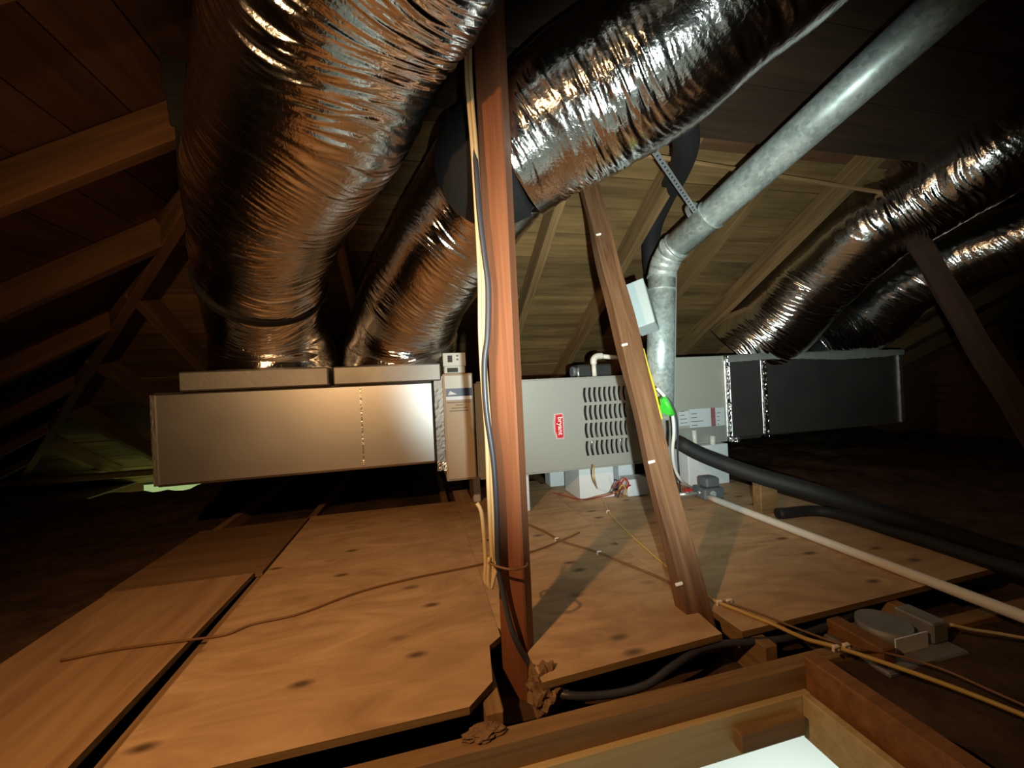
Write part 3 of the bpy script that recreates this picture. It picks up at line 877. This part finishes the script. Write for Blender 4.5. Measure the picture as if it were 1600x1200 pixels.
ring_at('band', Vector(c1[k1, :3]), Vector(c1[k1 + 3, :3] - c1[k1 - 3, :3]) + Vector((0.0, 0, 0.12)) * 0.02, c1[k1, 3] + 0.003, 0.030, 0.012, M['blackmatte'], st)
hs = [at(271, 88, 1.08), at(273, 150, 1.10), at(280, 200, 1.14), at(285, 290, 1.30), at(300, 380, 1.60)]
for k in range(len(hs) - 1):
    beam('webbing', hs[k], hs[k + 1] , (0.056, 0.040, 0.02, 0.02)[k], 0.006, M['blackmatte'], st, up=(CAM - hs[k]))

d4 = empty('flexible_duct', (2.35, 2.4, 0.8), 'foil-wrapped flexible duct glinting at the right, rising off the plenum nearest the vent pipe', 'flexible duct', 'foil-wrapped flexible ducts')
D4 = [(2.30, 2.42, 0.822, 0.27), dp(1225, 490, 2.72, 0.262), dp(1275, 430, 2.50, 0.245), dp(1350, 365, 2.22, 0.225), dp(1430, 315, 2.05, 0.215), dp(1530, 255, 1.85, 0.205), dp(1650, 190, 1.68, 0.20), dp(1800, 110, 1.55, 0.20)]
foil_tube('foil_sleeve', D4, M['foil'], d4, 400, 0.0034, 200, 2.0)
d5 = empty('flexible_duct', (2.95, 2.4, 0.8), 'dim foil-wrapped flexible duct low at the far right behind the dark brace', 'flexible duct', 'foil-wrapped flexible ducts')
D5 = [(2.92, 2.42, 0.822, 0.235), dp(1350, 500, 2.95, 0.23), dp(1395, 455, 2.75, 0.22), dp(1450, 425, 2.55, 0.205), dp(1530, 390, 2.35, 0.20), dp(1640, 345, 2.15, 0.20), dp(1760, 300, 2.0, 0.20)]
foil_tube('foil_sleeve', D5, M['foil'], d5, 500, 0.0034, 190, 2.0)

# ------------------------------------------------------------------ posts and braces
pa = math.radians(40)
pn = Vector((-math.sin(pa), -math.cos(pa), 0))        # the post's front face looks towards the bulb
pt = Vector((math.cos(pa), -math.sin(pa), 0))
pc = Vector((0.222, 1.015, 0))
post = tag(beam('post', pc + Vector((0.0, 0, -0.15)), pc + Vector((0.004, 0.01, 1.72)), 0.076, 0.046, M['post'], None, up=pn, bev=0.004), 'upright reddish wooden post in the middle with cables running down it', 'post')
br0, br1 = Vector((0.752, 0.975, -0.10)), Vector((0.7715, 1.634, 1.596))
def wavy_brace(name, p0, p1, w, d, mat, seed, rotdeg):
    """rough-sawn lumber with wandering edges"""
    r = np.random.default_rng(seed)
    n = 60
    x = (p1 - p0).normalized()
    view = (CAM - (p0 + p1) / 2)
    z = (view - x * view.dot(x)).normalized()
    z = Matrix.Rotation(math.radians(rotdeg), 3, x) @ z
    y = z.cross(x)
    L_ = (p1 - p0).length
    prof = [(-1, -1), (-1, 1), (1, 1), (1, -1)]
    ph = r.uniform(0, 6, 8)
    v, f = [], []
    for i in range(n + 1):
        t = i / n
        for k, (a, b) in enumerate(prof):
            da = 0.0035 * math.sin(11 * t + ph[k]) + 0.002 * math.sin(27 * t + ph[k + 4])
            v.append(((t - .5) * L_, a * (w / 2 + da), b * d / 2))
    for i in range(n):
        for k in range(4):
            f.append((i * 4 + k, i * 4 + (k + 1) % 4, i * 4 + 4 + (k + 1) % 4, i * 4 + 4 + k))
    f += [(3, 2, 1, 0), (n * 4, n * 4 + 1, n * 4 + 2, n * 4 + 3)]
    q = Matrix((x, y, z)).transposed().to_quaternion()
    return link(name, mesh(name, v, f), mat, None, (p0 + p1) / 2, q)
brace = tag(wavy_brace('brace', br0, br1, 0.078, 0.045, M['brace'], 2, 28), 'leaning rough wooden brace with white staples in front of the furnace', 'brace')
brace2 = tag(wavy_brace('brace', Vector((2.56, 0.98, -0.08)), Vector((2.58, 1.58, 1.45)), 0.085, 0.05, M['dark_brace'], 5, 10), 'dark leaning wooden brace at the right edge of the picture', 'brace')
bx = (br1 - br0).normalized()

def brace_pt(u, v, off=0.0):
    """point on the brace axis under a picture point, off towards the lens"""
    r = ray(u, v)
    n = r.cross(bx)
    # closest point on the brace to the ray
    w0 = CAM - br0
    a, b, c_ = r.dot(r), r.dot(bx), 1.0
    d_, e_ = r.dot(w0), bx.dot(w0)
    t = (b * e_ - c_ * d_) / (a * c_ - b * b)
    return CAM + r * (t - off)
ns = 0
for u, v, what in ((935, 367, 'near the top of the leaning brace under the foil duct'), (976, 539, 'on the leaning brace level with the grey box'), (1018, 722, 'on the leaning brace beside the furnace louvres'), (1061, 913, 'on the foot of the leaning brace')):
    q = brace_pt(u, v, 0.036)
    tag(beam('staple', q - RT * 0.011 + UP * -.002, q + RT * 0.011 + UP * .004, 0.009, 0.008, M['staple'], None, up=-FW, bev=0.002), 'white cable staple ' + what, 'staple', 'cable staples')

# ------------------------------------------------------------------ vent pipe and its fittings
vp = empty('vent_pipe', tuple(at(1031, 655, 1.97)), 'galvanised steel vent pipe rising from the furnace, elbowing up to the right', 'vent pipe')
VR = 0.066
V1, VE, V2 = at(1034, 432, 1.98), at(1056, 385, 1.90), at(1495, -10, 1.08)
V2 = V2 + (V2 - VE).normalized() * 0.40
V0 = at(1031, 655, 1.97)
tube('pipe_run', [V0, V1], VR, M['galv'], vp, 40, smooth=False)
sd = (V2 - VE).normalized()
el = []
for t in np.linspace(0, 1, 5):
    q = V1 * (1 - t) ** 2 + (V1 + (VE - sd * 0.075 - V1) * 0.9) * 2 * t * (1 - t) + VE * t * t
    el.append(q)
for k in range(4):
    tube('elbow_gore', [el[k] - (el[k + 1] - el[k]) * 0.12, el[k + 1] + (el[k + 1] - el[k]) * 0.12], VR + 0.002 + 0.001 * (k % 2), M['galv'], vp, 40, smooth=False)
tube('pipe_run', [VE, V2], VR - 0.001, M['galv'], vp, 40, smooth=False)
for p, ax, m in ((V1, V1 - V0, 'galv'), (VE, sd, 'strap'), (VE - sd * 0.03, sd, 'galv'), (V1 - (V1 - V0) * 0.1, V1 - V0, 'galv'), (VE + sd * 0.20, sd, 'galv')):
    ring_at('seam_ring', p, ax, VR - 0.001, 0.006, 0.006, M[m], vp, 40)
so = RT * (VR * 0.90) - FW * (VR * 0.44)
beam('seam_strip', V0 + so, V1 + so, 0.006, 0.004, M['strap'], vp, up=-FW, bev=0)

# perforated hanger strap from the overhead duct to the vent pipe
hp0, hp1 = at(1021, 234, 1.42), at(1089, 334, 1.76)
hg = empty('hanger_strap', tuple(hp1), 'perforated zinc hanger strap tied from the roof to the vent pipe', 'hanger strap')
vz = (CAM - (hp0 + hp1) / 2)
beam('strap_band', hp0, hp1, 0.021, 0.0015, M['strap'], hg, up=vz, bev=0)
hx = (hp1 - hp0).normalized(); vzz = (vz - hx * vz.dot(hx)).normalized()
hw = vzz.cross(hx)
nh = 20
for k in range(nh):
    q = hp0 + (hp1 - hp0) * ((k + .5) / nh)
    beam('punched_hole', q + vzz * 0.0012 - hx * .0035, q + vzz * 0.0012 + hx * .0035, 0.007, 0.0012, M['hole'], hg, up=vzz, bev=0)
ring_at('loop', at(1091, 336, 1.80), sd, VR + .001, 0.02, 0.002, M['strap'], hg, 40)

# black insulated pipe behind the vent pipe
bp = [at(1034, 560, 2.40), at(1026, 460, 2.33), at(1018, 405, 2.24), at(1019, 358, 2.12), at(1038, 310, 1.95), at(1060, 268, 1.74), at(1072, 228, 1.52), at(1066, 185, 1.33)]
tag(tube('insulated_pipe', [tuple(q) for q in bp], 0.048, M['black'], None, 24, 60), 'black foam-wrapped pipe curving up behind the galvanised vent elbow', 'pipe')

# electrical box on the far side of the brace
q = brace_pt(986, 486, -0.02)
eb = empty('junction_box', tuple(at(1004, 486, q.dot(FW) if False else 1.62)), 'pale grey plastic junction box fixed to the leaning brace by the vent pipe', 'junction box')
bz = bx.copy()
vx = (CAM - Vector(eb.location)).normalized()
fy = (vx - bz * vx.dot(bz)).normalized()
fy = Matrix.Rotation(math.radians(-8), 3, bz) @ fy
fx = bz.cross(fy)
def obox(name, ctr, sx_, sy_, sz_, mat, parent, bev=0.004):
    Q = Matrix((fx, fy, bz)).transposed().to_quaternion()
    return link(name, box_mesh(name, sx_, sy_, sz_, bev), mat, parent, ctr, Q)
ec = at(1003, 482, 1.66)
obox('box_body', ec, 0.080, 0.10, 0.20, M['pvc_box'], eb, 0.005)
obox('box_lid', ec + fy * 0.054, 0.086, 0.008, 0.206, M['pvc_box'], eb, 0.004)

# ------------------------------------------------------------------ pipes, pump, wood block on the right
tag(tube('drain_pipe', [(1.497, 1.86, 0.020), (1.492, 1.3, 0.019), (1.487, 0.25, 0.019)], 0.0165, M['pvc'], None, 16, 20), 'long white plastic drain pipe lying across the plywood at the right', 'pipe')
for (a, m_, lab, pts) in ((0.040, 'black', 'upper thick black foam-wrapped line running off to the right', [flr(1058, 700, 0.15), (1.62, 1.80, 0.205), (1.66, 1.60, 0.195), (1.80, 1.25, 0.10), (2.05, 0.92, 0.05), (2.4, 0.5, 0.03)]),):
    pass
li = [at(1062, 692, 2.02), at(1100, 712, 1.96), at(1180, 742, 1.83), at(1260, 765, 1.72), at(1380, 802, 1.62), at(1500, 840, 1.52), at(1620, 878, 1.43), at(1750, 915, 1.35)]
tag(tube('line_set', [tuple(p) for p in li], 0.037, M['black'], None, 18, 60), 'thick black foam-wrapped line resting on the wood block and running off right', 'pipe')
l2 = [flr(1215, 803, .022), flr(1290, 800, .022), flr(1420, 838, .022), flr(1530, 873, .022), flr(1660, 915, .022)]
tag(tube('line_set', [tuple(p) for p in l2], 0.024, M['black'], None, 16, 50), 'thinner black line lying on the floor below the thick foam-wrapped line', 'pipe')
wb = box('wood_block', 1.565, 1.665, 1.575, 1.625, 0.001, 0.178, M['framing'], None, 0.004)
tag(wb, 'short upright wood block propping the thick black line', 'wood block')

pmp = empty('condensate_pump', (1.535, 1.87, 0.0), 'small grey condensate pump on the plywood beside the wood block', 'pump')
box('tank', 1.475, 1.60, 1.845, 1.95, 0.001, 0.062, M['pump'], pmp, 0.008)
box('motor_housing', 1.50, 1.585, 1.86, 1.935, 0.063, 0.115, M['pump'], pmp, 0.008)
tube('inlet_cap', [(1.52, 1.838, 0.035), (1.52, 1.8445, 0.035)], 0.018, M['pvc_box'], pmp, 14, smooth=False)
tube('outlet', [(1.46, 1.88, 0.04), (1.474, 1.88, 0.04)], 0.010, M['strap'], pmp, 12, smooth=False)
vv = empty('shutoff_valve', (1.40, 1.90, 0.02), 'small gas valve with a red handle on the floor beside the pump', 'valve')
tube('valve_body', [(1.355, 1.905, 0.034), (1.455, 1.895, 0.034)], 0.012, M['strap'], vv, 12, smooth=False)
box('handle', 1.385, 1.43, 1.885, 1.905, 0.050, 0.062, M['badge_red'], vv, 0.002)
tube('handle_stem', [(1.405, 1.897, 0.044), (1.405, 1.897, 0.052)], 0.006, M['strap'], vv, 10, smooth=False)

# white pipe elbow and dark box on top of the furnace
ep = empty('gas_pipe', (0.97, 2.06, 0.69), 'short pale pipe with an elbow standing on top of the furnace', 'pipe')
tube('pipe_run', [(0.965, 2.06, 0.691), (0.963, 2.06, 0.775)], 0.013, M['pvc'], ep, 16, smooth=False)
tube('elbow', [(0.963, 2.06, 0.77), (0.964, 2.06, 0.795), (0.985, 2.065, 0.812), (1.02, 2.07, 0.815)], 0.018, M['pvc'], ep, 16, 20)
tube('pipe_run', [(1.01, 2.07, 0.814), (1.16, 2.10, 0.80)], 0.013, M['pvc'], ep, 16, smooth=False)
bxm = empty('draft_motor', (0.98, 2.22, 0.69), 'dark blower motor box on top of the furnace behind the pale pipe', 'motor')
box('motor_housing', 0.92, 1.14, 2.18, 2.32, 0.6905, 0.775, M['inside'], bxm, 0.01)
tube('motor_cap', [(0.892, 2.22, 0.735), (0.9195, 2.22, 0.735)], 0.030, M['pump'], bxm, 18, smooth=False)
tube('mounting_stud', [(0.91, 2.16, 0.6905), (0.91, 2.16, 0.755)], 0.008, M['strap'], bxm, 10, smooth=False)

# ------------------------------------------------------------------ cables
def cable(name, label, pts, r, mat, cat='cable', n=None, seg=8, group=None):
    return tag(tube(name, [tuple(p) for p in pts], r, M[mat], None, seg, n or 12 * len(pts)), label, cat, group)
# down the post
for k in (0, 1):
    e = 0.0062 * k
    pts = [(728, 62, 0.985), (730, 130, 0.985), (738, 230, 0.985), (744, 330, 0.985), (749, 430, 0.985), (750, 520, 0.985), (754, 600, 0.985), (760, 680, 0.985), (763, 760, 0.98), (767, 840, 0.975), (770, 882, 0.97)]
    pts = [at(u + 6 * k, v, d + 0.028 - 0.003 * k) for u, v, d in pts]
    if k == 0:
        pts += [at(770, 905, .993), at(764, 918, .990), at(758, 905, .990), at(759, 880, .992), at(757, 845, .997), at(752, 800, 1.002), at(745, 786, 1.006)]
    else:
        pts += [at(772, 902, .990), at(767, 921, .987), at(763, 908, .988), at(764, 870, .994)]
    cable('cable', ('cream cable on the outer left side of the post, looped at its lower end', 'cream cable next to the slate cable on the post')[k], pts, 0.0052, 'cream', n=140)
cable('cable', 'dark slate cable stapled to the face of the upright post', [at(u, v, d) for u, v, d in ((740, 215, 1.027), (744, 260, 1.007), (749, 330, 1.004), (757, 400, 1.002), (763, 450, 1.000), (762, 520, 0.999), (757, 570, 0.999), (760, 640, 0.999), (771, 720, 0.999), (776, 800, 0.997), (778, 880, 0.995), (787, 930, 0.997), (800, 985, 0.980), (822, 1030, 0.990), (845, 1062, .98))], 0.0072, 'slate', n=140)
tw = empty('twine_tie', tuple(at(795, 885, 0.96)), 'dark twine tied round the lower part of the upright post', 'twine')
tube('loop', [tuple(at(u, v, d)) for u, v, d in ((764, 880, .963), (780, 886, .955), (800, 890, .950), (815, 888, .965), (824, 882, .99), (812, 878, 1.09), (780, 876, 1.08), (764, 880, .963))], 0.003, M['brown_wire'], tw, 8, 60)
# over the floor
cable('cable', 'thin brown wire lying across the two left plywood sheets to the post', [flr(u, v, .005) for u, v in ((95, 1032), (180, 1015), (270, 1003), (350, 992), (395, 975), (470, 958), (560, 925), (650, 902), (740, 884), (830, 862), (880, 843), (905, 832))], 0.0035, 'brown_wire', n=110)
cable('cable', 'brown wire stapled across the plywood from the post to the brace foot', [flr(u, v, .007) for u, v in ((815, 815), (850, 830), (880, 846), (935, 863), (985, 884), (1020, 898), (1050, 912), (1068, 920))], 0.0045, 'brown_wire', n=80)
cable('cable', 'yellow wire hanging below the furnace and running to the brace foot', [at(927, 727, 2.02), at(929, 750, 2.0), flr(935, 768, .02), flr(945, 785, .008), flr(955, 805, .007), flr(985, 835, .007), flr(1015, 862, .007), flr(1045, 888, .008), flr(1062, 905, .01)], 0.0042, 'yellow', n=90)
cable('cable', 'yellow cable running from the brace foot across the hatch framing to the lower right', [flr(1103, 922, .01), flr(1110, 934, .008), flr(1125, 942, .008), flr(1165, 958, .008), flr(1205, 974, .006), flr(1240, 990, -.005), flr(1265, 1000, -.012), flr(1310, 1012, -.012), flr(1400, 1042, -.015), flr(1500, 1078, -.018), flr(1620, 1126, -.02), flr(1720, 1170, -.02)], 0.0052, 'yellow', n=120)
cable('cable', 'thin pinkish wire beside the yellow cable at the lower right', [flr(1125, 938, .007), flr(1180, 956, .007), flr(1230, 976, .0), flr(1280, 995, -.01), flr(1322, 1008, -.012), flr(1400, 1024, -.02), flr(1470, 1045, -.02), flr(1550, 1080, -.02), flr(1640, 1120, -.02)], 0.003, 'brown_wire', n=100)
cable('cable', 'short tan cable coming out of the dusty fixture at the right', [flr(1486, 976, -.005), flr(1520, 984, -.015), flr(1560, 990, -.02), flr(1640, 1004, -.025)], 0.0042, 'cream', n=40)
cable('cable', 'dark brown wire curling past the white block under the furnace', [flr(865, 770, .01), flr(905, 780, .008), at(935, 777, 2.03), at(955, 772, 2.02), at(968, 766, 2.03), at(985, 758, 2.1)], 0.0035, 'red_wire', n=60)
cable('cable', 'bright yellow wire running down the side of the leaning brace', [at(1005, 545, 1.60), at(1012, 572, 1.56), at(1022, 606, 1.50), at(1030, 640, 1.46), at(1034, 655, 1.46)], 0.0042, 'bright_yellow', n=50)
cable('cable', 'white gas line looping from the green tag down to the valve', [at(1026, 606, 1.72), at(1040, 622, 1.72), at(1050, 645, 1.73), at(1053, 675, 1.76), at(1051, 705, 1.82), at(1055, 733, 1.9), at(1066, 752, 1.98), flr(1082, 762, .03), flr(1100, 766, .034)], 0.0072, 'white', n=90, seg=10)
cable('cable', 'black wire running beside the white gas line', [at(1028, 610, 1.73), at(1046, 626, 1.735), at(1056, 648, 1.74), at(1059, 678, 1.78), at(1059, 712, 1.86), at(1061, 740, 1.95), flr(1063, 768, .01)], 0.0045, 'slate', n=80)
for k, (u, v) in enumerate(((966, 756), (972, 762), (962, 765), (976, 752))):
    cable('wire', ('red', 'orange', 'dark', 'bright')[k] + ' loose wire end in the tangle under the furnace panel', [at(u - 8, v + 8, 2.05), at(u, v - 4, 2.04), at(u + 6, v + 3, 2.05), at(u + 3, v + 12, 2.06)], 0.004, ('red_wire', 'yellow', 'slate', 'badge_red')[k], 'wire', 24, 6)
# green tape flag on the cables
gt = empty('tape_flag', tuple(at(1040, 635, 1.70)), 'bright green tape flag folded round the cables in front of the vent pipe', 'tape')
def quad_plate(name, c4, th, mat, parent):
    c4 = [Vector(p) for p in c4]
    n = (c4[1] - c4[0]).cross(c4[3] - c4[0]).normalized()
    return prism(name, c4, n * th, mat, parent)
quad_plate('tape_end', [at(1031, 623, 1.70), at(1042, 634, 1.705), at(1049, 648, 1.70), at(1035, 646, 1.69)], 0.002, M['green'], gt)
quad_plate('tape_end', [at(1030, 632, 1.695), at(1040, 640, 1.69), at(1047, 650, 1.685), at(1033, 644, 1.68)], 0.002, M['green'], gt)
tube('tape_wrap', [at(1036, 621, 1.712), at(1051, 648, 1.722)], 0.014, M['green'], gt, 14, smooth=False)
# staples on the floor cables
for u, v, z, what in ((822, 817, .008, 'holding the brown wire right of the post'), (870, 842, .008, 'on the brown wire where it crosses the thin wire'), (936, 863, .008, 'midway along the brown wire on the plywood'),
                      (950, 799, .008, 'on the yellow wire in front of the furnace'), (1124, 941, .010, 'on the yellow cable just right of the brace foot'), (1139, 939, .010, 'beside the yellow cable right of the brace foot'),
                      (1306, 1012, -.006, 'on the yellow cable where it crosses the hatch framing'), (1322, 1009, -.006, 'on the pinkish wire where it crosses the hatch framing')):
    s_ = empty('staple', tuple(flr(u, v, z)), 'white cable staple ' + what, 'staple', 'cable staples')
    c_ = flr(u, v, z)
    box('bridge', c_.x - .009, c_.x + .009, c_.y - .005, c_.y + .005, c_.z + .001, c_.z + .006, M['staple'], s_, 0.002)
    box('prong', c_.x - .009, c_.x - .006, c_.y - .003, c_.y + .003, c_.z - .008, c_.z + .001, M['staple'], s_, 0)
    box('prong', c_.x + .006, c_.x + .009, c_.y - .003, c_.y + .003, c_.z - .008, c_.z + .001, M['staple'], s_, 0)

# dusty recessed fixture in the right-hand insulation
fx_ = empty('recessed_light', (1.2, 0.80, -0.05), 'dusty metal recessed light housing half buried at the right under the white pipe', 'light housing')
box('mounting_pan', 1.06, 1.33, 0.72, 0.90, -0.066, -0.052, M['dust'], fx_, 0.004)
tube('can', [(1.20, 0.825, -0.052), (1.20, 0.825, -0.012)], 0.060, M['dust'], fx_, 28, smooth=False)
box('wiring_box', 1.275, 1.33, 0.76, 0.85, -0.0515, 0.002, M['dust'], fx_, 0.004)
box('label', 1.145, 1.255, 0.7605, 0.764, -0.0515, -0.012, M['paper'], fx_, 0)
box('bracket', 1.07, 1.115, 0.74, 0.88, -0.0515, -0.010, M['framing_red'], fx_, 0.004)

# tufts of fibre at the foot of the post
def tuft(name, label, c, r, seed):
    import bmesh
    bm = bmesh.new()
    bmesh.ops.create_icosphere(bm, subdivisions=4, radius=1)
    rr = np.random.default_rng(seed)
    ph = rr.uniform(0, 6, 9)
    for v_ in bm.verts:
        p = v_.co.copy()
        k = 1 + 0.22 * math.sin(4 * p.x + ph[0]) * math.sin(5 * p.y + ph[1]) + 0.16 * math.sin(9 * p.z + ph[2]) * math.sin(8 * p.x + ph[3]) + 0.10 * rr.normal() * 0.6
        v_.co = Vector((p.x * r[0], p.y * r[1], p.z * r[2])) * k
    me = bpy.data.meshes.new(name)
    bm.to_mesh(me); bm.free()
    return tag(link(name, me, M['tuft'], None, c), label, 'insulation')
tuft('insulation_tuft', 'shaggy brown tuft of insulation at the foot of the upright post', (0.262, 0.905, -0.045), (0.042, 0.035, 0.055), 3)
tuft('insulation_tuft', 'small dark wad of fibre on the hatch framing left of the post foot', (0.10, 0.818, -0.034), (0.04, 0.018, 0.011), 8)
cable('cable', 'black cable sagging in the dark gap in front of the middle plywood sheet', [flr(u, v, z) for u, v, z in ((830, 1062, -.06), (880, 1085, -.05), (950, 1085, -.06), (1010, 1070, -.05), (1050, 1042, -.035), (1100, 1012, -.03), (1160, 1003, -.03), (1230, 997, -.03), (1300, 975, -.035), (1360, 950, -.04))], 0.009, 'slate', n=90)
